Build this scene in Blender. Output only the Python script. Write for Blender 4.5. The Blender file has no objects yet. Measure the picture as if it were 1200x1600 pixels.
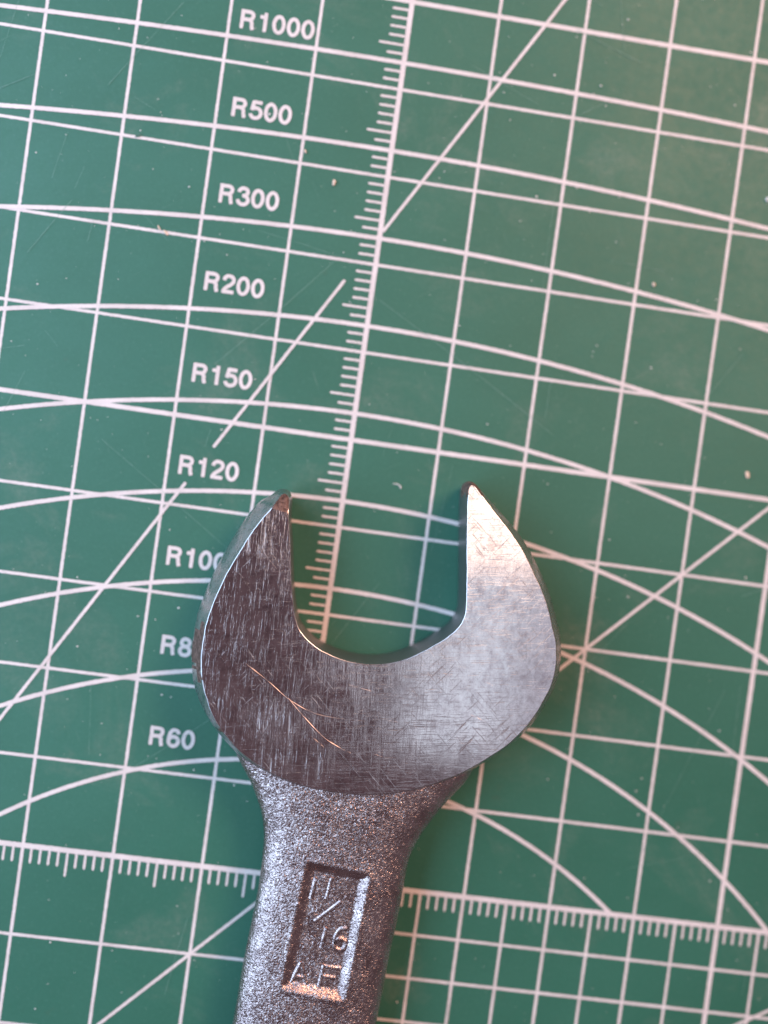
import bpy, bmesh, math, random
from mathutils import Matrix, Vector
# measured layout, millimetres, mat ruler crossing = origin
CAM_C= [-1.308, 42.769, 108.857]
CAM_R= [[0.988815, 0.138529, 0.05526], [0.138131, -0.990353, 0.010968], [0.056247, -0.003212, -0.998412]]
TOP= [(-6.64, 41.51), (-6.01, 41.4), (-5.45, 40.25), (-4.97, 38.27), (-4.55, 35.73), (-4.14, 33.27), (-3.6, 31.09), (-3.06, 29.45), (-2.24, 28.4), (-0.83, 27.35), (0.98, 26.63), (2.74, 26.28), (4.46, 26.2), (6.66, 26.41), (9.11, 27.35), (11.48, 28.97), (13.03, 30.21), (13.99, 31.3), (14.45, 32.47), (14.51, 33.51), (14.15, 36.56), (13.67, 39.94), (13.29, 42.85), (13.06, 45.02), (12.99, 46.25), (13.48, 46.67), (14.36, 45.9), (15.25, 44.99), (16.3, 43.96), (17.9, 42.46), (19.54, 40.75), (20.86, 38.86), (22.19, 36.82), (23.12, 35.22), (23.89, 33.24), (24.64, 31.4), (24.88, 30.25), (25.09, 28.54), (24.95, 26.79), (24.36, 24.98), (23.2, 22.33), (21.45, 19.89), (18.96, 17.71), (16.76, 16.05), (13.87, 14.45), (10.26, 13.04), (6.91, 12.36), (3.5, 12.21), (-0.64, 12.52), (-3.48, 13.34), (-6.22, 14.57), (-8.27, 16.15), (-10.23, 18.08), (-11.59, 20.63), (-12.26, 22.58), (-12.59, 24.45), (-12.62, 26.14), (-12.59, 27.84), (-12.42, 29.09), (-11.92, 31.33), (-11.08, 34.03), (-10.05, 36.34), (-9.29, 38.15), (-8.37, 39.84), (-7.53, 41.05)]
LEFT= [(-7.36, 13.45), (-6.21, 12.18), (-4.99, 9.99), (-4.01, 7.99), (-3.48, 5.72), (-3.36, 3.32), (-3.29, 0.29), (-3.46, -2.57), (-3.7, -5.92), (-3.88, -9.2), (-3.95, -12.76), (-4.07, -15.39)]
RIGHT= [(17.85, 14.45), (16.2, 12.38), (15.03, 10.52), (14.1, 8.98), (13.16, 7.01), (12.58, 5.01), (12.49, 3.07), (12.44, 0.92), (12.23, -2.67), (11.99, -5.06), (11.85, -8.15), (11.64, -11.74), (11.55, -13.68)]
POCKET= [(1.65, 4.24), (8.23, 3.7), (7.68, -10.26), (0.47, -9.54)]
LAB= {'R1000': (-18.77, 93.86), 'R500': (-18.34, 84.02), 'R300': (-18.43, 74.24), 'R200': (-18.7, 64.28), 'R150': (-18.64, 53.93), 'R120': (-18.71, 43.49), 'R100': (-18.65, 33.2), 'R80': (-17.92, 23.21), 'R60': (-17.8, 12.91)}
SCR= [[(-7.97, 24.71), (-5.16, 23.03), (-2.54, 21.32), (0.68, 20.22), (5.48, 20.15)], [(-2.92, 21.61), (-0.97, 19.81), (1.7, 17.75), (4.47, 16.59)], [(17.37, 28.99), (18.92, 30.36)], [(15.27, 31.54), (16.26, 32.91)], [(3.26, 23.78), (5.71, 23.41)], [(18.82, 28.55), (20.12, 29.28), (22.12, 29.96)]]
CR= {'a': (-5.91, 78.4), 'b': (-23.71, 69.94), 'c': (-24.48, 70.33), 'd': (5.93, 45.58), 'e': (31.95, 72.6), 'g': (45.96, 52.5), 'h': (43.74, 84.34), 'i': (-9.6, 81.37), 'nick': (-28.11, 80.2), 'stain': (-7.66, 93.54)}
TXT= {'one_a': [(2.72, 2.51), (2.48, 0.19)], 'one_b': [(4.42, 2.71), (4.12, 0.38)], 'slash': [(5.38, -0.16), (3.54, -1.91)], 'one_c': [(4.55, -2.7), (4.31, -4.95)], 'six': [(5.59, -2.71), (7.34, -5.3)], 'A': [(1.68, -9.41), (2.33, -6.63), (3.75, -9.39)], 'F': [(4.9, -6.69), (4.57, -9.3), (7.33, -6.69)]}
MM = 0.001
scene = bpy.context.scene
# ---------------------------------------------------------------- camera
def setup_camera():
    cd = bpy.data.cameras.new('camera'); co = bpy.data.objects.new('camera', cd)
    scene.collection.objects.link(co)
    r = CAM_R
    m = Matrix(((r[0][0], -r[1][0], -r[2][0]), (r[0][1], -r[1][1], -r[2][1]), (r[0][2], -r[1][2], -r[2][2])))
    co.matrix_world = Matrix.Translation(Vector(CAM_C) * MM) @ m.to_4x4()
    cd.sensor_fit = 'AUTO'; cd.sensor_width = 36.0; cd.lens = 1500.0 / 1600.0 * 36.0
    cd.clip_start = 0.005; cd.clip_end = 20
    cd.dof.use_dof = True; cd.dof.focus_distance = (CAM_C[2] - 6.6) * MM; cd.dof.aperture_fstop = 6.0
    scene.camera = co
setup_camera()
# ---------------------------------------------------------------- light (indoors: window at the left, warm room lamp, pale ceiling light)
world = bpy.data.worlds.new('World'); scene.world = world; world.use_nodes = True
bg = world.node_tree.nodes['Background']
bg.inputs[0].default_value = (0.27, 0.185, 0.215, 1); bg.inputs[1].default_value = 0.54
def area(name, loc, target, sx, sy, power, col):
    ld = bpy.data.lights.new(name, 'AREA'); ld.shape = 'RECTANGLE'; ld.size = sx; ld.size_y = sy
    ld.energy = power; ld.color = col
    o = bpy.data.objects.new(name, ld); scene.collection.objects.link(o)
    o.location = loc
    o.rotation_euler = (Vector(target) - Vector(loc)).to_track_quat('-Z', 'Y').to_euler()
    return o
area('window_light', (-0.205, 0.072, 0.165), (-0.01, 0.05, 0.0), 0.40, 0.25, 1.55, (0.52, 0.73, 1.0))
area('room_lamp', (0.29, 0.36, 0.38), (0.01, 0.04, 0), 0.26, 0.20, 3.3, (1.0, 0.57, 0.40))
area('ceiling_light', (0.112, -0.060, 0.60), (0.112, -0.060, 0), 0.085, 0.14, 0.042, (0.72, 0.87, 1.0))
area('ceiling_glow', (0.235, -0.045, 0.60), (0.235, -0.045, 0), 0.155, 0.18, 0.050, (0.74, 0.84, 1.0))
area('ceiling_lamp', (0.130, 0.075, 0.60), (0.130, 0.075, 0), 0.14, 0.12, 0.17, (1.0, 0.82, 0.70))
vs = scene.view_settings
vs.view_transform = 'Standard'; vs.look = 'None'; vs.exposure = 0.0; vs.gamma = 1.0; vs.use_curve_mapping = False
scene.render.engine = 'CYCLES'

# ---------------------------------------------------------------- helpers
rng = random.Random(7)
def link(o, parent=None):
    scene.collection.objects.link(o)
    if parent: o.parent = parent
    return o
def mesh_obj(name, verts, faces, mat, parent=None, smooth=False, scale=MM):
    me = bpy.data.meshes.new(name)
    me.from_pydata([tuple(c * scale for c in v) for v in verts], [], faces); me.update()
    mats = mat if isinstance(mat, (list, tuple)) else [mat]
    for m in mats: me.materials.append(m)
    if smooth:
        me.polygons.foreach_set('use_smooth', [True] * len(me.polygons))
    return link(bpy.data.objects.new(name, me), parent)
def empty(name, loc=(0, 0, 0)):
    o = bpy.data.objects.new(name, None); o.location = loc; o.empty_display_size = 0.01
    return link(o)
def tag(o, label, cat, group=None):
    o['label'] = label; o['category'] = cat
    if group: o['group'] = group
def catmull(pts, n, closed=False):
    out = []; N = len(pts)
    for i in range(N if closed else N - 1):
        g = (lambda k: pts[k % N]) if closed else (lambda k: pts[min(max(k, 0), N - 1)])
        p0, p1, p2, p3 = g(i - 1), g(i), g(i + 1), g(i + 2)
        for k in range(n):
            t = k / n
            out.append(tuple(0.5 * ((2 * b) + (-a + c) * t + (2 * a - 5 * b + 4 * c - d) * t * t + (-a + 3 * b - 3 * c + d) * t ** 3)
                             for a, b, c, d in zip(p0, p1, p2, p3)))
    if not closed: out.append(tuple(pts[-1]))
    return out
def interp(tab, x):
    if x <= tab[0][0]: return tab[0][1]
    for (a, fa), (b, fb) in zip(tab, tab[1:]):
        if x <= b: return fa + (fb - fa) * (x - a) / (b - a)
    return tab[-1][1]

# ---------------------------------------------------------------- materials (object coordinates scaled to millimetres)
class NT:
    def __init__(s, name):
        s.m = bpy.data.materials.new(name); s.m.use_nodes = True; s.t = s.m.node_tree
        s.b = s.t.nodes['Principled BSDF']
        tc = s.t.nodes.new('ShaderNodeTexCoord'); s.mm = s.t.nodes.new('ShaderNodeMapping')
        s.mm.inputs['Scale'].default_value = (1000, 1000, 1000); s.l(tc.outputs['Object'], s.mm.inputs['Vector'])
        s.co = s.mm.outputs['Vector']
    def l(s, a, b): s.t.links.new(a, b)
    def n(s, typ, **kw):
        nd = s.t.nodes.new(typ)
        for k, v in kw.items(): setattr(nd, k, v)
        return nd
    def map(s, scale=(1, 1, 1), rot=(0, 0, 0), loc=(0, 0, 0), src=None):
        r = s.n('ShaderNodeMapping'); r.inputs['Rotation'].default_value = rot; r.inputs['Location'].default_value = loc
        s.l(src or s.co, r.inputs['Vector'])
        q = s.n('ShaderNodeMapping'); q.inputs['Scale'].default_value = scale; s.l(r.outputs[0], q.inputs['Vector'])
        return q.outputs[0]
    def noise(s, vec, scale=1, detail=3, rough=0.5, dist=0):
        nd = s.n('ShaderNodeTexNoise'); nd.inputs['Scale'].default_value = scale; nd.inputs['Detail'].default_value = detail
        nd.inputs['Roughness'].default_value = rough; nd.inputs['Distortion'].default_value = dist; s.l(vec, nd.inputs['Vector'])
        return nd.outputs['Fac']
    def ramp(s, src, a, b, va=0.0, vb=1.0):
        nd = s.n('ShaderNodeMapRange'); nd.clamp = True
        for i, v in zip((1, 2, 3, 4), (a, b, va, vb)): nd.inputs[i].default_value = v
        s.l(src, nd.inputs[0]); return nd.outputs[0]
    def math(s, op, a, b=None, clamp=False):
        nd = s.n('ShaderNodeMath', operation=op, use_clamp=clamp)
        for i, v in enumerate((a, b)):
            if v is None: continue
            if isinstance(v, (int, float)): nd.inputs[i].default_value = v
            else: s.l(v, nd.inputs[i])
        return nd.outputs[0]
    def mix(s, fac, a, b):
        nd = s.n('ShaderNodeMix', data_type='RGBA')
        for i, v in ((0, fac), (6, a), (7, b)):
            if isinstance(v, (int, float)): nd.inputs[i].default_value = v
            elif isinstance(v, tuple): nd.inputs[i].default_value = (*v, 1)
            else: s.l(v, nd.inputs[i])
        return nd.outputs[2]
    def bump(s, height, dist, strength=1.0, normal=None):
        nd = s.n('ShaderNodeBump'); nd.inputs['Strength'].default_value = strength; nd.inputs['Distance'].default_value = dist * MM
        s.l(height, nd.inputs['Height'])
        if normal: s.l(normal, nd.inputs['Normal'])
        return nd.outputs[0]
    def set(s, **kw):
        for k, v in kw.items():
            i = s.b.inputs[k.replace('_', ' ')]
            if isinstance(v, tuple): i.default_value = (*v, 1)
            elif isinstance(v, (int, float)): i.default_value = v
            else: s.l(v, i)
        return s

def mat_green():
    t = NT('mat_green_vinyl')
    big = t.noise(t.map((0.035, 0.05, 1)), 1, 4, 0.6)
    base = t.mix(t.ramp(big, 0.35, 0.65), (0.019, 0.122, 0.075), (0.025, 0.140, 0.090))
    # rubbed pale dust, in patches
    dust = t.math('MULTIPLY', t.ramp(t.noise(t.map((0.06, 0.075, 1), (0, 0, 0.5), (11, 4, 0)), 1, 5, 0.65, 0.6), 0.54, 0.80),
                  t.ramp(t.noise(t.map((1.4, 1.4, 1)), 1, 5, 0.7), 0.30, 0.75))
    base = t.mix(t.math('MULTIPLY', dust, 0.45), base, (0.33, 0.33, 0.27))
    # fine scuffs in two directions
    s1 = t.ramp(t.noise(t.map((0.16, 7.0, 1), (0, 0, 1.1)), 1, 2, 0.5), 0.70, 0.80)
    s2 = t.ramp(t.noise(t.map((0.10, 6.0, 1), (0, 0, -0.6), (3, 9, 0)), 1, 2, 0.5), 0.71, 0.80)
    g = t.ramp(t.noise(t.map((0.12, 0.12, 1)), 1, 2), 0.42, 0.65)
    sc = t.math('MULTIPLY', t.math('MAXIMUM', s1, s2), g)
    base = t.mix(t.math('MULTIPLY', sc, 0.26), base, (0.35, 0.42, 0.38))
    # pin-prick specks
    v = t.n('ShaderNodeTexVoronoi'); v.inputs['Scale'].default_value = 0.9; t.l(t.co, v.inputs['Vector'])
    keep = t.n('ShaderNodeSeparateColor'); t.l(v.outputs['Color'], keep.inputs[0])
    sp = t.math('MULTIPLY', t.ramp(v.outputs['Distance'], 0.035, 0.06, 1, 0), t.ramp(keep.outputs[0], 0.55, 0.60))
    base = t.mix(t.math('MULTIPLY', sp, 0.35), base, (0.45, 0.52, 0.46))
    # dull brown stains, few
    v2 = t.noise(t.map((0.22, 0.22, 1), loc=(31, 17, 0)), 1, 3, 0.6)
    base = t.mix(t.ramp(v2, 0.70, 0.80, 0, 0.35), base, (0.07, 0.09, 0.05))
    fine = t.noise(t.map((5, 5, 5)), 1, 3, 0.6)
    grain = t.noise(t.map((2.6, 2.6, 1), loc=(3, 1, 0)), 1, 4, 0.7)
    base = t.mix(t.ramp(grain, 0.56, 0.80, 0, 0.30), base, (0.11, 0.25, 0.20))
    base = t.mix(t.ramp(grain, 0.46, 0.24, 0, 0.35), base, (0.012, 0.085, 0.055))
    smear = t.ramp(t.noise(t.map((0.045, 0.03, 1), (0, 0, 0.2), (8, 2, 0)), 1, 5, 0.65, 0.5), 0.35, 0.68)
    mid = t.noise(t.map((0.9, 0.9, 1)), 1, 4, 0.6)
    h = t.math('ADD', t.math('MULTIPLY', fine, 0.35), t.math('MULTIPLY', mid, 0.8))
    t.set(Base_Color=base, Roughness=t.math('ADD', t.ramp(mid, 0.3, 0.7, 0.44, 0.56), t.math('MULTIPLY', smear, 0.12)), Normal=t.bump(h, 0.035, 0.6))
    t.b.inputs['Specular IOR Level'].default_value = 0.58
    return t.m
def mat_ink(name='white_ink'):
    t = NT(name)
    n1 = t.noise(t.map((6, 6, 6)), 1, 3, 0.6); n2 = t.noise(t.map((0.25, 0.25, 1)), 1, 4, 0.6)
    c = t.mix(t.ramp(n2, 0.35, 0.65), (0.63, 0.575, 0.555), (0.73, 0.68, 0.66))
    c = t.mix(t.ramp(n1, 0.60, 0.76, 0, 0.6), c, (0.22, 0.33, 0.28))
    n3 = t.noise(t.map((1.3, 1.3, 1), loc=(5, 5, 0)), 1, 3, 0.6)
    c = t.mix(t.ramp(n3, 0.68, 0.80, 0, 0.6), c, (0.12, 0.20, 0.16))
    t.set(Base_Color=c, Roughness=0.55, Normal=t.bump(n1, 0.02, 0.5)); return t.m
def mat_face():
    """ground and worn flat of the jaws: crossing grinding scratches, dull film, bright nicks"""
    t = NT('ground_steel')
    a = -0.10
    vert = t.noise(t.map((4.6, 0.13, 1), (0, 0, a + 0.04)), 1, 5, 0.7)
    vert2 = t.noise(t.map((2.6, 0.20, 1), (0, 0, a - 0.02), (7, 3, 0)), 1, 4, 0.65)
    hor = t.noise(t.map((0.17, 4.4, 1), (0, 0, a)), 1, 5, 0.7)
    hor2 = t.noise(t.map((0.16, 2.2, 1), (0, 0, a - 0.10), (4, 8, 0)), 1, 4, 0.65)
    dia = t.noise(t.map((0.25, 5.0, 1), (0, 0, 0.75)), 1, 4, 0.65, 0.3)
    dia2 = t.noise(t.map((0.25, 5.0, 1), (0, 0, -0.9)), 1, 4, 0.65, 0.3)
    patch = t.ramp(t.noise(t.map((0.22, 0.16, 1)), 1, 4, 0.6), 0.35, 0.65)
    def line(x, lo, hi): return t.ramp(x, lo, hi)
    clump = t.noise(t.map((0.16, 0.10, 1), loc=(2, 6, 0)), 1, 3, 0.6)
    vfine = t.noise(t.map((10.0, 0.35, 1), (0, 0, a + 0.07), (1, 1, 0)), 1, 3, 0.6, 0.2)
    hfine = t.noise(t.map((0.40, 9.0, 1), (0, 0, a - 0.05), (1, 4, 0)), 1, 3, 0.6, 0.4)
    sv = t.math('MULTIPLY', t.math('MULTIPLY', line(vert, 0.46, 0.68), line(vert2, 0.36, 0.64)), line(clump, 0.38, 0.62))
    sv = t.math('MAXIMUM', sv, t.math('MULTIPLY', line(vfine, 0.56, 0.80), 0.5))
    sh = t.math('MULTIPLY', t.math('MULTIPLY', line(hor, 0.50, 0.72), line(hor2, 0.44, 0.72)), 0.6)
    sh = t.math('MAXIMUM', sh, t.math('MULTIPLY', line(hfine, 0.57, 0.80), 0.45))
    sx = t.n('ShaderNodeSeparateXYZ'); t.l(t.co, sx.inputs[0])
    wear = t.ramp(t.math('ADD', sx.outputs[0], t.math('MULTIPLY', t.noise(t.map((0.2, 0.2, 1)), 1, 3), 8.0)), 4.0, 11.0, 1.0, 0.22)
    sv = t.math('MULTIPLY', sv, wear); sh = t.math('MULTIPLY', sh, t.ramp(wear, 0.22, 1.0, 0.6, 1.0))
    sd = t.math('MULTIPLY', t.math('MAXIMUM', line(dia, 0.60, 0.76), line(dia2, 0.60, 0.76)), patch)
    h = t.math('ADD', t.math('MULTIPLY', vert, 0.12), t.math('MULTIPLY', hor, 0.10))
    h = t.math('ADD', h, t.math('MULTIPLY', t.math('ADD', sv, sh), -1.0))
    h = t.math('ADD', h, t.math('MULTIPLY', sd, -0.5))
    nrm = t.bump(h, 0.016, 0.8)
    film = t.noise(t.map((1.1, 0.8, 1)), 1, 8, 0.8)
    col = t.mix(t.ramp(film, 0.35, 0.68), (0.40, 0.33, 0.34), (0.70, 0.65, 0.66))
    stain = t.noise(t.map((0.30, 0.22, 1), loc=(6, 2, 0)), 1, 5, 0.65, 0.5)
    col = t.mix(t.ramp(stain, 0.40, 0.66, 0.0, 0.55), col, (0.78, 0.70, 0.70))
    col = t.mix(t.math('MULTIPLY', t.math('MAXIMUM', sv, sh), 0.5), col, (0.84, 0.80, 0.78))
    rough = t.math('ADD', t.ramp(patch, 0, 1, 0.045, 0.085), t.math('MULTIPLY', t.math('MAXIMUM', t.math('MAXIMUM', sv, sh), sd), 0.46))
    t.set(Base_Color=col, Metallic=1.0, Roughness=rough, Normal=nrm)
    return t.m
def mat_wall(name='satin_plated_steel', k=1.0, r0=0.22, r1=0.34):
    t = NT(name)
    n = t.noise(t.map((1.2, 1.2, 1.2)), 1, 4, 0.6); f = t.noise(t.map((7, 7, 2)), 1, 2)
    t.set(Base_Color=t.mix(n, (0.46 * k, 0.45 * k, 0.46 * k), (0.62 * k, 0.60 * k, 0.61 * k)), Metallic=1.0, Roughness=t.ramp(n, 0.3, 0.7, r0, r1), Normal=t.bump(f, 0.008, 0.5))
    return t.m
def mat_chip():
    t = NT('bare_oxidised_steel')
    n = t.noise(t.map((2.5, 2.5, 2.5)), 1, 5, 0.7)
    t.set(Base_Color=t.mix(t.ramp(n, 0.4, 0.6), (0.09, 0.05, 0.04), (0.26, 0.16, 0.13)), Metallic=0.5, Roughness=0.55, Normal=t.bump(n, 0.15, 0.8))
    return t.m
def mat_cast(name='forged_plated_steel', amp=0.085, k=1.4, tip=0.32):
    t = NT(name)
    g1 = t.noise(t.map((3.6 * k,) * 3), 1, 2, 0.5)
    g2 = t.noise(t.map((8 * k,) * 3, loc=(9, 2, 5)), 1, 2, 0.55)
    v = t.n('ShaderNodeTexVoronoi', feature='SMOOTH_F1'); v.inputs['Scale'].default_value = 3.4 * k; t.l(t.co, v.inputs['Vector'])
    h = t.math('ADD', t.math('MULTIPLY', g1, 0.9), t.math('MULTIPLY', g2, 0.45))
    h = t.math('ADD', h, t.math('MULTIPLY', v.outputs['Distance'], -0.35))
    film = t.noise(t.map((0.35, 0.35, 0.35)), 1, 5, 0.65)
    col = t.mix(t.ramp(film, 0.35, 0.65), (0.38, 0.30, 0.295), (0.60, 0.51, 0.50))
    rub = t.ramp(t.noise(t.map((0.28, 0.16, 0.28), loc=(3, 3, 3)), 1, 4, 0.6), 0.42, 0.72, 1.0, 0.75)
    h = t.math('MULTIPLY', h, rub)
    # sparkling grain: every grain a facet tipped its own way
    wob = t.n('ShaderNodeVectorMath', operation='ADD'); jn = t.n('ShaderNodeTexNoise'); jn.inputs['Scale'].default_value = 3.0; t.l(t.co, jn.inputs['Vector'])
    js = t.n('ShaderNodeVectorMath', operation='SCALE'); js.inputs['Scale'].default_value = 0.35; t.l(jn.outputs['Color'], js.inputs[0])
    t.l(t.co, wob.inputs[0]); t.l(js.outputs[0], wob.inputs[1])
    vf = t.n('ShaderNodeTexVoronoi'); vf.inputs['Scale'].default_value = 3.5 * k; t.l(wob.outputs[0], vf.inputs['Vector'])
    sub = t.n('ShaderNodeVectorMath', operation='SUBTRACT'); t.l(vf.outputs['Color'], sub.inputs[0]); sub.inputs[1].default_value = (0.5, 0.5, 0.5)
    scl = t.n('ShaderNodeVectorMath', operation='SCALE'); scl.inputs['Scale'].default_value = tip; t.l(sub.outputs[0], scl.inputs[0])
    add = t.n('ShaderNodeVectorMath', operation='ADD'); t.l(t.bump(h, amp, 1.0), add.inputs[0]); t.l(scl.outputs[0], add.inputs[1])
    nrmz = t.n('ShaderNodeVectorMath', operation='NORMALIZE'); t.l(add.outputs[0], nrmz.inputs[0]); facet = nrmz.outputs[0]
    t.set(Base_Color=col, Metallic=1.0, Roughness=t.ramp(g2, 0.35, 0.65, 0.20, 0.30), Normal=facet)
    return t.m
def mat_scratch():
    t = NT('bright_scratch'); n = t.noise(t.map((4, 4, 4)), 1, 3)
    t.set(Base_Color=t.mix(n, (0.55, 0.45, 0.40), (0.75, 0.64, 0.58)), Metallic=1.0, Roughness=0.38); return t.m
def mat_plain(name, c1, c2, rough=0.7):
    t = NT(name); n = t.noise(t.map((5, 5, 5)), 1, 3)
    t.set(Base_Color=t.mix(n, c1, c2), Roughness=rough); return t.m
GREEN, INK, FACE, WALL, CHIP, CAST, SCRATCH = mat_green(), mat_ink(), mat_face(), mat_wall(), mat_chip(), mat_cast(), mat_scratch()
MOUTH = mat_wall('machined_dark_steel', 0.58, 0.34, 0.46)
POCKETM = mat_cast('forged_steel_pocket', 0.07, 1.4, 0.32)
CRUMB = mat_plain('beige_crumb', (0.66, 0.50, 0.38), (0.80, 0.68, 0.56))
FIBRE = mat_plain('pale_fibre', (0.72, 0.70, 0.66), (0.82, 0.80, 0.76))
CUT = mat_plain('cut_edge', (0.10, 0.26, 0.20), (0.22, 0.36, 0.30), 0.55)
RUBBER = mat_plain('mat_cut_nick', (0.03, 0.10, 0.07), (0.07, 0.16, 0.12))

# ---------------------------------------------------------------- cutting mat with its print
cutting_mat = empty('cutting_mat')
tag(cutting_mat, 'green cutting mat with pale grid, rulers, radius arcs and R labels, under the wrench', 'cutting mat')
MX0, MX1, MY0, MY1 = -95, 145, -62, 158
def build_sheet():
    x0, x1, y0, y1, r = MX0, MX1, MY0, MY1, 6
    ring = []
    for cx, cy, a0 in ((x1 - r, y1 - r, 0), (x0 + r, y1 - r, 90), (x0 + r, y0 + r, 180), (x1 - r, y0 + r, 270)):
        for k in range(7):
            a = math.radians(a0 + 15 * k); ring.append((cx + r * math.cos(a), cy + r * math.sin(a)))
    n = len(ring); cx, cy = (x0 + x1) / 2, (y0 + y1) / 2
    rows = [(-3.0, 0.15), (-2.85, 0), (-0.15, 0), (0.0, 0.15)]
    V = []; F = []
    for z, ins in rows:
        for x, y in ring:
            V.append((x + (ins if x < cx else -ins), y + (ins if y < cy else -ins), z))
    for j in range(len(rows) - 1):
        for i in range(n):
            F.append((j * n + i, j * n + (i + 1) % n, (j + 1) * n + (i + 1) % n, (j + 1) * n + i))
    F.append(tuple(range(n))[::-1]); F.append(tuple(range((len(rows) - 1) * n, len(rows) * n)))
    return mesh_obj('mat_sheet', V, F, GREEN, cutting_mat)
build_sheet()

def ribbon_geo(pts, w, z, step=0.16, jit=0.022, rnd=rng, closed=False):
    """a printed stroke: flat ribbon along pts with the slightly ragged edge of screen print"""
    dense = []
    n = len(pts)
    for i in range(n if closed else n - 1):
        a, b = pts[i], pts[(i + 1) % n]; L = math.dist(a, b); k = max(1, int(round(L / step)))
        for j in range(k): dense.append((a[0] + (b[0] - a[0]) * j / k, a[1] + (b[1] - a[1]) * j / k))
    if not closed: dense.append(pts[-1])
    m = len(dense); V = []; F = []
    for i, (x, y) in enumerate(dense):
        if closed: p, q = dense[(i - 1) % m], dense[(i + 1) % m]
        else: p, q = dense[max(i - 1, 0)], dense[min(i + 1, m - 1)]
        tx, ty = q[0] - p[0], q[1] - p[1]; L = math.hypot(tx, ty) or 1; nx, ny = -ty / L, tx / L
        e = 0.5
        if not closed and i in (0, m - 1): e = 0.40
        w_ = w * 0.94
        a = w_ * e + rnd.uniform(-jit, jit); b = w_ * e + rnd.uniform(-jit, jit)
        V += [(x + nx * a, y + ny * a, z), (x - nx * b, y - ny * b, z)]
    for i in range(m if closed else m - 1):
        j = (i + 1) % m
        F.append((2 * i, 2 * i + 1, 2 * j + 1, 2 * j))
    return V, F
def ribbon(name, pts, w, z, parent=cutting_mat, **kw):
    V, F = ribbon_geo(pts, w, z, **kw)
    return mesh_obj(name, V, F, INK, parent)
Z = 0.012
for i in range(-9, 15):                                    # grid lines along Y; x = 0 is the ruler
    if i == 0: continue
    ribbon('grid_line', [(i * 10, MY0 + 8), (i * 10, MY1 - 8)], 0.56 if i % 5 == 0 else 0.37, Z)
for j in range(-5, 16):                                    # grid lines along X; y = 0 is the ruler
    if j == 0: continue
    ribbon('grid_line', [(MX0 + 5, j * 10), (MX1 - 5, j * 10)], 0.54 if j % 5 == 0 else 0.36, Z * 2)
for i in range(14):                                        # half-centimetre grid below the ruler
    ribbon('fine_grid_line', [(i * 10 + 5, -50), (i * 10 + 5, -0.3)], 0.34, Z)
for j in range(-5, 0):
    ribbon('fine_grid_line', [(0.3, j * 10 + 5), (140, j * 10 + 5)], 0.34, Z * 2)
ribbon('ruler_line', [(0, 0), (0, MY1 - 8)], 0.60, Z * 3)
ribbon('ruler_line', [(MX0 + 5, 0), (MX1 - 5, 0)], 0.62, Z * 4)
def ticks():
    var = {}
    for L in (1.75, 2.75, 1.55, 2.6):
        for k in range(4):
            V, F = ribbon_geo([(0, 0), (L, 0)], 0.29, 0, step=0.12, jit=0.018)
            n = len(V)                                     # rounded end
            V += [(L + 0.07, 0.07, 0), (L + 0.07, -0.07, 0)]; F.append((n - 2, n - 1, n + 1, n))
            me = bpy.data.meshes.new('tick'); me.from_pydata([tuple(c * MM for c in v) for v in V], [], F); me.update(); me.materials.append(INK)
            var[L, k] = me
    for y in range(20, 111):
        if y % 10 == 0: continue
        o = link(bpy.data.objects.new('tick', var[2.75 if y % 5 == 0 else 1.75, rng.randrange(4)]), cutting_mat)
        o.location = (-0.29 * MM, y * MM, Z * 2.5 * MM); o.rotation_euler = (0, 0, math.pi)
    for x in range(-50, 71):
        if x % 10 == 0 or (x > 0 and x % 5 == 0): continue
        o = link(bpy.data.objects.new('tick', var[2.6 if x % 5 == 0 else 1.55, rng.randrange(4)]), cutting_mat)
        o.location = (x * MM, -0.30 * MM, Z * 2.5 * MM); o.rotation_euler = (0, 0, -math.pi / 2)
ticks()
for k, R in enumerate((60, 80, 100, 120, 150, 200, 300, 500, 1000)):
    cy = 13.0 + 10 * k - R
    half = math.asin(min(0.999, 75 / R)); lo = math.acos(min(1, max(-1, (-cy) / R))) if R < 150 else half
    half = min(half, lo) if R >= 150 else lo
    m = 160
    pts = [(R * math.sin(-half + 2 * half * i / m), cy + R * math.cos(-half + 2 * half * i / m)) for i in range(m + 1)]
    ribbon('radius_arc', pts, 0.50, Z * 5)
def angle_line(p, q): ribbon('angle_line', [p, q], 0.38, Z * 6)
def on60(x): return (x, 73.3 + math.sqrt(3) * x)
angle_line(on60(0.3), on60(36)); angle_line(on60(-15.2), on60(-3.2)); angle_line(on60(-42.3), on60(-17.7))
angle_line((-45, -45), (130, 130)); angle_line((-0.0, -42.2), (130, -42.2 + 130 * math.tan(math.radians(30))))

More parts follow.
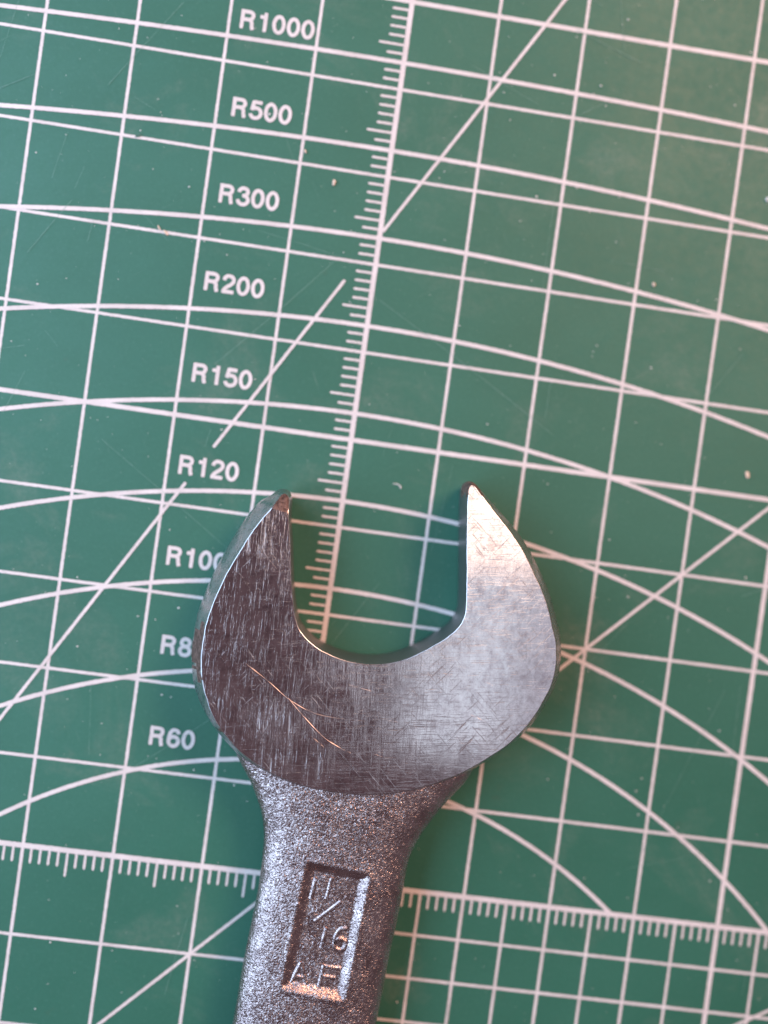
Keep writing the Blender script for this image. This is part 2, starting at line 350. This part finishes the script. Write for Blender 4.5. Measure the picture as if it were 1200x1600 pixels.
# stroke letters: skeletons in cap heights
def ell(cx, cy, rx, ry, n=26): return [(cx + rx * math.cos(2 * math.pi * k / n), cy + ry * math.sin(2 * math.pi * k / n)) for k in range(n)]
GLYPH = {
 'R': (0.97, [([(0.19, 0.0), (0.19, 1.0)], 0, 0), ([(0.19, 0.90), (0.50, 0.90), (0.62, 0.885), (0.71, 0.82), (0.74, 0.71), (0.70, 0.59), (0.60, 0.52), (0.50, 0.50), (0.19, 0.50)], 1, 0),
              ([(0.50, 0.50), (0.63, 0.46), (0.695, 0.36), (0.71, 0.20), (0.77, 0.0)], 1, 0)]),
 '0': (0.77, [(ell(0.385, 0.49, 0.252, 0.415), 0, 1)]),
 '1': (0.77, [([(0.43, 0.0), (0.43, 1.0)], 0, 0), ([(0.47, 0.80), (0.36, 0.755), (0.14, 0.75)], 0, 0)]),
 '2': (0.77, [([(0.13, 0.66), (0.17, 0.80), (0.27, 0.885), (0.39, 0.905), (0.53, 0.87), (0.62, 0.76), (0.61, 0.62), (0.51, 0.48), (0.35, 0.36), (0.22, 0.24), (0.165, 0.13)], 1, 0), ([(0.06, 0.085), (0.69, 0.085)], 0, 0)]),
 '3': (0.77, [([(0.14, 0.69), (0.18, 0.82), (0.28, 0.895), (0.39, 0.91), (0.53, 0.87), (0.60, 0.75), (0.55, 0.61), (0.44, 0.545), (0.32, 0.535)], 1, 0),
              ([(0.40, 0.535), (0.53, 0.50), (0.63, 0.40), (0.64, 0.26), (0.56, 0.13), (0.40, 0.075), (0.25, 0.10), (0.16, 0.18), (0.12, 0.31)], 1, 0)]),
 '5': (0.77, [([(0.67, 0.895), (0.21, 0.895)], 0, 0), ([(0.255, 0.97), (0.165, 0.46)], 0, 0), ([(0.16, 0.50), (0.25, 0.575), (0.38, 0.60), (0.54, 0.555), (0.635, 0.43), (0.64, 0.28), (0.55, 0.13), (0.39, 0.075), (0.24, 0.10), (0.15, 0.18), (0.12, 0.28)], 1, 0)]),
 '6': (0.77, [(ell(0.39, 0.32, 0.25, 0.245), 0, 1), ([(0.63, 0.72), (0.57, 0.85), (0.43, 0.91), (0.28, 0.87), (0.18, 0.72), (0.14, 0.50), (0.145, 0.32)], 1, 0)]),
 '8': (0.77, [(ell(0.385, 0.725, 0.212, 0.19), 0, 1), (ell(0.385, 0.295, 0.255, 0.225), 0, 1)]),
}
def radius_label(text, x, y, cap=2.16):
    V = []; F = []; cx = -0.10 * cap; tier = 0
    for ch in text:
        adv, strokes = GLYPH[ch]
        for pts, sm, closed in strokes:
            if sm: pts = catmull(pts, 5)
            v, f = ribbon_geo([(cx + a * cap, b * cap) for a, b in pts], 0.205 * cap, tier * 0.003, step=0.09, jit=0.016, closed=bool(closed))
            o = len(V); V += v; F += [tuple(i + o for i in q) for q in f]; tier += 1
        cx += adv * cap * 0.985
    o = mesh_obj('radius_label', V, F, INK, cutting_mat)
    o.location = (x * MM, y * MM, Z * 4 * MM); o['label'] = 'white printed lettering ' + text
    return o
for text, (x, y) in LAB.items(): radius_label(text, x, y)

# nicks cut into the print and a faint ring stain
def blob(name, x, y, sx, sy, sz, mat, rot=0, seed=0, z0=0.0, parent=None):
    """small angular lump (crumb), resting on the mat"""
    r = random.Random(seed); V = []; F = []; n = 9; rows = [(0, 0.72), (0.35, 1.0), (0.75, 0.75), (1.0, 0.3)]
    ca, sa = math.cos(rot), math.sin(rot)
    for zz, k in rows:
        for i in range(n):
            a = 2 * math.pi * i / n; q = k * r.uniform(0.72, 1.15)
            px, py = sx * q * math.cos(a), sy * q * math.sin(a)
            V.append((px * ca - py * sa, px * sa + py * ca, sz * zz * (1 if zz == 0 else r.uniform(0.8, 1.15))))
    for j in range(len(rows) - 1):
        for i in range(n): F.append((j * n + i, j * n + (i + 1) % n, (j + 1) * n + (i + 1) % n, (j + 1) * n + i))
    F.append(tuple(range(n))[::-1]); F.append(tuple(range((len(rows) - 1) * n, len(rows) * n)))
    o = mesh_obj(name, V, F, mat, parent); o.location = (x * MM, y * MM, z0 * MM)
    return o
blob('cut_nick', CR['nick'][0], CR['nick'][1], 0.42, 0.20, 0.02, RUBBER, 0.5, 3, Z * 6.5, cutting_mat)

def cut_marks():
    r = random.Random(5); V = []; F = []
    for _ in range(55):
        x, y = r.uniform(-48, 60), r.uniform(-22, 110); a = r.choice((r.gauss(1.5, 0.12), r.gauss(0.9, 0.3), r.gauss(-0.5, 0.3))); L = min(38, 2 + r.expovariate(0.16))
        dx, dy = math.cos(a) * L / 2, math.sin(a) * L / 2; bow = r.uniform(-0.02, 0.02) * L
        pts = catmull([(x - dx, y - dy), (x - dy * bow / L, y + dx * bow / L), (x + dx, y + dy)], 6)
        v, f = ribbon_geo(pts, r.uniform(0.02, 0.045), Z * 6.6, step=0.4, jit=0.012); o = len(V)
        V += v; F += [tuple(i + o for i in q) for q in f]
    ob = mesh_obj('cut_marks', V, F, CUT, cutting_mat); ob['kind'] = 'stuff'
cut_marks()

# ---------------------------------------------------------------- wrench
wrench = empty('open_end_wrench', (5 * MM, 20 * MM, 0))
WO = Vector((5, 20, 0))
tag(wrench, 'worn steel open-end wrench with scratched polished jaws and grainy stamped handle lying on mat', 'wrench')
def part(name, V, F, mat, parent, smooth=True):
    V = [(v[0] - WO.x, v[1] - WO.y, v[2]) for v in V] if parent is wrench or parent in PARTS else V
    o = mesh_obj(name, V, F, mat, parent, smooth); PARTS.append(o); return o
PARTS = []
BASE = 0.09; HEAD = 7.2; MID = 3.65
def sharp(o, deg):
    """keep corners crisp where faces meet steeply"""
    bm = bmesh.new(); bm.from_mesh(o.data)
    for e in bm.edges:
        if len(e.link_faces) == 2 and e.calc_face_angle(0) > math.radians(deg): e.smooth = False
    bm.to_mesh(o.data); bm.free()
TIP = [(-7.05, 42.05), (-6.60, 42.85), (-6.02, 42.9), (-5.62, 42.2)]
def build_head():
    TOPX = TIP + TOP[2:]
    # bulge of the forged sides at mid height, per outline point (mouth is machined straight)
    bul = []
    for k, (x, y) in enumerate(TOPX):
        i = k - 2
        if k < 4: b = (1.0, 0.65, 0.3, 0.1)[k]
        elif i <= 23: b = 0.0
        elif i == 24: b = 0.15
        elif i == 25: b = 0.45
        elif i <= 30: b = 0.45 + (i - 25) * 0.13
        elif i <= 40: b = 1.2
        elif i <= 52: b = 1.05
        elif i <= 60: b = 1.45
        else: b = 1.55
        bul.append(b)
    pts = catmull([(x, y, b) for (x, y), b in zip(TOPX, bul)], 6, True)
    N = len(pts)
    for _ in range(12):                                      # relax tracing wobble but keep the two jaw points
        q = []
        for i in range(N):
            a, b, c = pts[i - 1], pts[i], pts[(i + 1) % N]
            k = i / 6.0
            w = 0.05 if (k < 3.6 or k > 66.2 or 25.4 < k < 28.4) else 0.5
            q.append(tuple(bb * (1 - w) + w * 0.5 * (aa + cc) for aa, bb, cc in zip(a, b, c)))
        pts = q
    # outline turns clockwise or not
    A = sum(pts[i][0] * pts[(i + 1) % N][1] - pts[(i + 1) % N][0] * pts[i][1] for i in range(N))
    if A < 0: pts = pts[::-1]
    nor = []
    for i in range(N):
        a, c = pts[i - 2], pts[(i + 2) % N]; tx, ty = c[0] - a[0], c[1] - a[1]; L = math.hypot(tx, ty) or 1
        nor.append((ty / L, -tx / L))
    wear = [0.02 * math.sin(i * 0.9) * math.sin(i * 0.23) + random.Random(i).uniform(-0.014, 0.014) for i in range(N)]
    def ring(z, off, kb):
        if z > HEAD - 0.15 and off < 0: return [(p[0] + n[0] * (off + w), p[1] + n[1] * (off + w), z) for p, n, w in zip(pts, nor, wear)]
        return [(p[0] + n[0] * (off + kb * max(p[2], 0)), p[1] + n[1] * (off + kb * max(p[2], 0)), z) for p, n in zip(pts, nor)]
    rows = [(BASE, -0.30, 0.0), (BASE + 0.12, -0.06, 0.0), (1.1, 0, 0.36), (2.3, 0, 0.80), (MID, 0, 1.0), (4.9, 0, 0.84), (6.0, 0, 0.42), (6.75, 0, 0.12),
            (HEAD - 0.11, 0, 0.0), (HEAD - 0.05, -0.015, 0), (HEAD - 0.015, -0.05, 0), (HEAD, -0.10, 0)]
    TY = 41.25                                              # the worn, sloping end of the shorter jaw
    def slope(v): return (v[0], v[1], v[2] - max(0, v[1] - TY) * 0.85 * min(1, max(0, (v[2] - 3.0) / 3)) if v[0] < 0 else v[2])
    V = []; F = []
    for z, o, kb in rows: V += [slope(v) for v in ring(z, o, kb)]
    mats = []
    for j in range(len(rows) - 1):
        for i in range(N):
            F.append((j * N + i, j * N + (i + 1) % N, (j + 1) * N + (i + 1) % N, (j + 1) * N + i))
            x, y = pts[i][0], pts[i][1]
            low, high = 22.2 + 0.9 * abs(6.4 - j) + 0.5 * math.sin(9 * y), 28.3 - 0.7 * abs(6.2 - j) ** 1.5
            chip = (x < -8 and low < y < high and 3 <= j <= 7) or (12.6 < x < 14.9 and y > 45.35 + 0.25 * (j % 3) and j >= 3) or (x < -8 and math.sin(7.3 * y) > 0.93 and y < 24 and j >= 6)
            mats.append(1 if chip else 2 if (pts[i][2] < 0.12 and j <= 7) else 0)
    F.append(tuple(range(N))[::-1]); mats.append(0)
    o8 = (len(rows) - 1) * N
    tipi = [i for i in range(N) if pts[i][0] < 0 and V[o8 + i][1] > TY]
    while (tipi[0] - 1) % N in tipi: tipi = tipi[-1:] + tipi[:-1]
    loop = [(tipi[0] - 1) % N] + tipi + [(tipi[-1] + 1) % N]
    F.append(tuple(o8 + i for i in loop)); mats.append(1)
    head = part('head', V, F, [WALL, CHIP, MOUTH], wrench)
    head.data.polygons.foreach_set('material_index', mats)
    sharp(head, 50)
    # the ground flat on top
    ringt = ring(HEAD, -0.10, 0)
    top = [ringt[(loop[-1] + k) % N] for k in range(N) if (loop[-1] + k) % N not in tipi]
    face = part('polished_face', top, [tuple(range(len(top)))], FACE, head, False)
    face['label'] = 'scratched polished flat of the jaws'
    # worn bare patch at the end of the right-hand jaw
    return head
head = build_head()
def scratch(pts, w, amp=0.0):
    pts = catmull(pts, 10); m = len(pts); V = []; F = []
    for i, (x, y) in enumerate(pts):
        p, q = pts[max(i - 1, 0)], pts[min(i + 1, m - 1)]; tx, ty = q[0] - p[0], q[1] - p[1]; L = math.hypot(tx, ty) or 1
        nx, ny = -ty / L, tx / L
        ww = w * (0.15 + 0.85 * math.sin(math.pi * (i + 0.6) / (m + 0.2)) ** 0.7) * rng.uniform(0.35, 1.15) * (0.55 + 0.45 * math.sin(i * 0.7 + w * 900))
        V += [(x + nx * ww, y + ny * ww, HEAD + 0.004), (x, y, HEAD + 0.004 + ww * 0.55), (x - nx * ww, y - ny * ww, HEAD + 0.004)]
    for i in range(m - 1):
        a = 3 * i; F += [(a, a + 1, a + 4, a + 3), (a + 1, a + 2, a + 5, a + 4)]
    return part('scratch', V, [f[::-1] for f in F], SCRATCH, head, False)
for k, s in enumerate(SCR): scratch(s, 0.040 if k < 2 else 0.030)
for k in range(16):                                           # short nicks scattered over the flat
    r = random.Random(k + 50)
    if k % 2: x, y = r.uniform(13, 23.5), r.uniform(18, 32)
    else: x, y = r.uniform(-10.5, 9), r.uniform(15.5, 24.5)
    a = r.choice((r.gauss(1.35, 0.15), r.gauss(-0.1, 0.25), r.gauss(0.5, 0.3))); L = r.uniform(0.5, 1.9)
    d = (math.cos(a) * L / 2, math.sin(a) * L / 2)
    if (x - 7) ** 2 / 18.2 ** 2 + (y - 28) ** 2 / 15 ** 2 < 0.9: scratch([(x - d[0], y - d[1]), (x + 0.06, y), (x + d[0], y + d[1])], r.uniform(0.010, 0.018))

def build_shank():
    Lt = sorted([(y, x) for x, y in LEFT] + [(-17, -4.1), (-118, -8.2), (15.5, -8.3), (17.5, -9.2), (20, -8.0)])
    Rt = sorted([(y, x) for x, y in RIGHT] + [(-16, 11.45), (-118, 7.3), (16.2, 18.4), (18, 18.6), (20, 17.0)])
    # pocket frame
    P = [Vector(p) for p in POCKET]
    pc = sum(P, Vector((0, 0))) / 4
    vx = ((P[1] - P[0]) + (P[2] - P[3])); vx.normalize()
    vy = Vector((-vx.y, vx.x))
    hw = 0.25 * ((P[1] - P[0]).length + (P[2] - P[3]).length); hh = 0.25 * ((P[0] - P[3]).length + (P[1] - P[2]).length)
    # the pocket follows the handle: sheared a little like its sides
    ax = (P[0] + P[1] - P[2] - P[3]); ax.normalize()
    def recess(x, y):
        d = Vector((x, y)) - pc
        vv = d.dot(vy); uu = (d - ax * (vv / ax.dot(vy))).dot(vx)
        r = 0.45
        qx, qy = abs(uu) - hw + r, abs(vv) - hh + r
        sd = math.hypot(max(qx, 0), max(qy, 0)) + min(max(qx, qy), 0) - r
        t = min(1, max(0, -sd / 0.95)); t = 0.7 * t + 0.3 * t * t * (3 - 2 * t)
        lip = 0.05 * math.exp(-((sd - 0.15) / 0.25) ** 2)
        return -0.52 * t + lip
    ys = []
    y = 20.0
    while y > -118:
        ys.append(y); y -= (0.13 if -11.5 < y < 5.5 else (0.5 if y > -20 else 2.0))
    NU = 132; us = []
    for i in range(NU + 1):
        s = -1 + 2 * i / NU; us.append(math.copysign(1 - (1 - abs(s)) ** 1.5, s))
    def sm(tab, yy): return sum(interp(tab, yy + d) for d in (-0.9, -0.45, 0, 0.45, 0.9)) / 5
    V = []; F = []; nb = 17; per = NU + 1 + nb
    n = 2.7
    for yy in ys:
        l, r = sm(Lt, yy), sm(Rt, yy); c, w = (l + r) / 2, (r - l) / 2
        ht = 2.75 + 0.25 * max(0, min(1, (yy - 6) / 8)) - 0.25 * max(0, min(1, (-yy - 20) / 60))
        end = 1.0
        if yy < -108: end = math.sqrt(max(0.02, 1 - ((-108 - yy) / 10.2) ** 2))
        for u in us:
            x = c + w * u * end
            z = MID + ht * end ** 0.5 * max(0, 1 - abs(u) ** n) ** (1 / n)
            if -12 < yy < 6 and abs(u) < 0.8: z += recess(x, yy)
            V.append((x, yy, z))
        for k in range(nb):
            u = math.cos(math.pi * (k + 1) / (nb + 1)); x = c + w * u * end
            V.append((x, yy, MID - ht * end ** 0.5 * max(0, 1 - abs(u) ** n) ** (1 / n)))
    for j in range(len(ys) - 1):
        for i in range(per):
            a, b = j * per + i, j * per + (i + 1) % per
            F.append((a, b, b + per, a + per)[::-1])
    F.append(tuple(range(per))); F.append(tuple(range((len(ys) - 1) * per, len(ys) * per))[::-1])
    o = part('shank', V, F, [CAST, POCKETM], wrench)
    idx = []
    for f in F:
        c = V[f[0]]
        idx.append(1 if len(f) == 4 and c[2] > MID and -12 < c[1] < 6 and recess(c[0], c[1]) < -0.02 else 0)
    o.data.polygons.foreach_set('material_index', idx)
    return o, pc, vx, vy
shank, PC, PVX, PVY = build_shank()
def raised(name, strokes, what):
    """letters standing proud of the pocket floor: ridges with sloping flanks"""
    V = []; F = []; zf = MID + 2.75 - 0.52 - 0.12
    for pts, closed in strokes:
        m = len(pts); o = len(V)
        for i, (x, y) in enumerate(pts):
            if closed: p, q = pts[i - 1], pts[(i + 1) % m]
            else: p, q = pts[max(i - 1, 0)], pts[min(i + 1, m - 1)]
            tx, ty = q[0] - p[0], q[1] - p[1]; L = math.hypot(tx, ty) or 1; nx, ny = -ty / L, tx / L
            ex = 0.0
            for off, z in ((0.42, zf), (0.08, zf + 0.21), (-0.08, zf + 0.21), (-0.42, zf)): V.append((x + nx * off, y + ny * off, z))
        for i in range(m if closed else m - 1):
            a, b = o + 4 * i, o + 4 * ((i + 1) % m)
            for k in range(3): F.append((a + k, a + k + 1, b + k + 1, b + k))
        if not closed:
            F.append((o, o + 1, o + 2, o + 3)); e = o + 4 * (m - 1); F.append((e + 3, e + 2, e + 1, e))
    ob = part(name, V, [f[::-1] for f in F], POCKETM, shank, False); ob['label'] = what
    return ob
def seg(a, b): return ([a, b], 0)
T = TXT
raised('raised_numeral', [seg(*T['one_a'])], 'raised numeral 1 of the size mark')
raised('raised_numeral', [seg(*T['one_b'])], 'raised numeral 1 of the size mark')
raised('raised_slash', [seg((5.7, 0.25), (3.2, -2.2))], 'raised fraction stroke of the size mark')
raised('raised_numeral', [seg(*T['one_c'])], 'raised numeral 1 of the size mark')
def six():
    cx, cy = 6.25, -4.35
    ring = [(cx + 0.62 * math.cos(a), cy + 0.62 * math.sin(a)) for a in [2 * math.pi * k / 18 for k in range(18)]]
    tail = catmull([(6.75, -2.6), (6.1, -2.7), (5.7, -3.4), (5.62, -4.3)], 5)
    return [(ring, 1), (tail, 0)]
raised('raised_numeral', six(), 'raised numeral 6 of the size mark')
raised('raised_letter', [seg((1.55, -9.15), (2.4, -6.75)), seg((2.4, -6.75), (3.3, -9.2)), seg((1.95, -8.3), (2.95, -8.3))], 'raised letter A')
raised('raised_letter', [seg((4.85, -6.7), (4.6, -9.3)), seg((4.85, -6.85), (6.7, -6.95)), seg((4.75, -7.95), (6.3, -8.0))], 'raised letter F')

# ---------------------------------------------------------------- crumbs and dust lying on the mat
def crumb(key, label, sx, sy, sz, rot, seed, mat=CRUMB):
    o = blob('crumb', CR[key][0], CR[key][1], sx, sy, sz, mat, rot, seed, Z * 7)
    tag(o, label, 'crumb', 'crumbs on the mat')
crumb('a', 'oval beige crumb on mat between R300 label and long ruler', 0.22, 0.42, 0.14, -0.2, 1)
crumb('b', 'larger of two beige shavings on mat left below R300 label', 0.42, 0.16, 0.12, -0.6, 2)
crumb('c', 'thin shaving beside the larger beige shaving left below R300 label', 0.38, 0.10, 0.09, -0.9, 4)
crumb('e', 'rounded beige crumb on mat just above the R300 arc', 0.20, 0.30, 0.14, 0.4, 5)
crumb('g', 'dull beige crumb just above the thick horizontal grid line beside the wrench', 0.25, 0.45, 0.1, 0.3, 6)
crumb('h', 'only white crumb on the mat, just above the R500 arc', 0.22, 0.26, 0.2, 0.3, 8, FIBRE)
crumb('i', 'tiny beige crumb just below the R500 label', 0.14, 0.24, 0.18, 0.5, 9)
def fibre():
    c = CR['d']; pts = catmull([(c[0] - 0.55, c[1] + 0.12), (c[0] - 0.1, c[1] + 0.2), (c[0] + 0.3, c[1]), (c[0] + 0.4, c[1] - 0.25)], 6)
    V = []; F = []; r = 0.07; k = 6
    for i, (x, y) in enumerate(pts):
        p, q = pts[max(i - 1, 0)], pts[min(i + 1, len(pts) - 1)]; tx, ty = q[0] - p[0], q[1] - p[1]; L = math.hypot(tx, ty); nx, ny = -ty / L, tx / L
        rr = r * (0.5 + 0.8 * i / len(pts))
        for j in range(k):
            a = 2 * math.pi * j / k; V.append((x - c[0] + nx * rr * math.cos(a), y - c[1] + ny * rr * math.cos(a), rr + rr * math.sin(a)))
    for i in range(len(pts) - 1):
        for j in range(k): F.append((i * k + j, i * k + (j + 1) % k, (i + 1) * k + (j + 1) % k, (i + 1) * k + j))
    F.append(tuple(range(k))[::-1]); F.append(tuple(range((len(pts) - 1) * k, len(pts) * k)))
    o = mesh_obj('fibre', V, F, FIBRE, None, True); o.location = (c[0] * MM, c[1] * MM, Z * 2 * MM)
    tag(o, 'short curved white fibre on mat above the wrench mouth', 'fibre')
fibre()
def dust():
    r = random.Random(21); V = []; F = []
    for _ in range(1100):
        x, y = r.uniform(-50, 62), r.uniform(-25, 112); s = min(0.13, 0.022 + r.expovariate(36)); o = len(V)
        a0 = r.uniform(0, 6.28); el = r.uniform(0.5, 1)
        for z, k in ((Z * 6.2, 1.0), (Z * 6.2 + s * 0.25, 0.55)):
            for i in range(5):
                a = a0 + 2 * math.pi * i / 5; q = s * k * r.uniform(0.7, 1.2)
                V.append((x + q * math.cos(a), y + q * el * math.sin(a), z))
        for i in range(5): F.append((o + i, o + (i + 1) % 5, o + 5 + (i + 1) % 5, o + 5 + i))
        F.append((o + 5, o + 6, o + 7, o + 8, o + 9))
    ob = mesh_obj('dust', V, F, FIBRE); ob['kind'] = 'stuff'; ob['label'] = 'fine pale dust specks scattered over the cutting mat'; ob['category'] = 'dust'
dust()
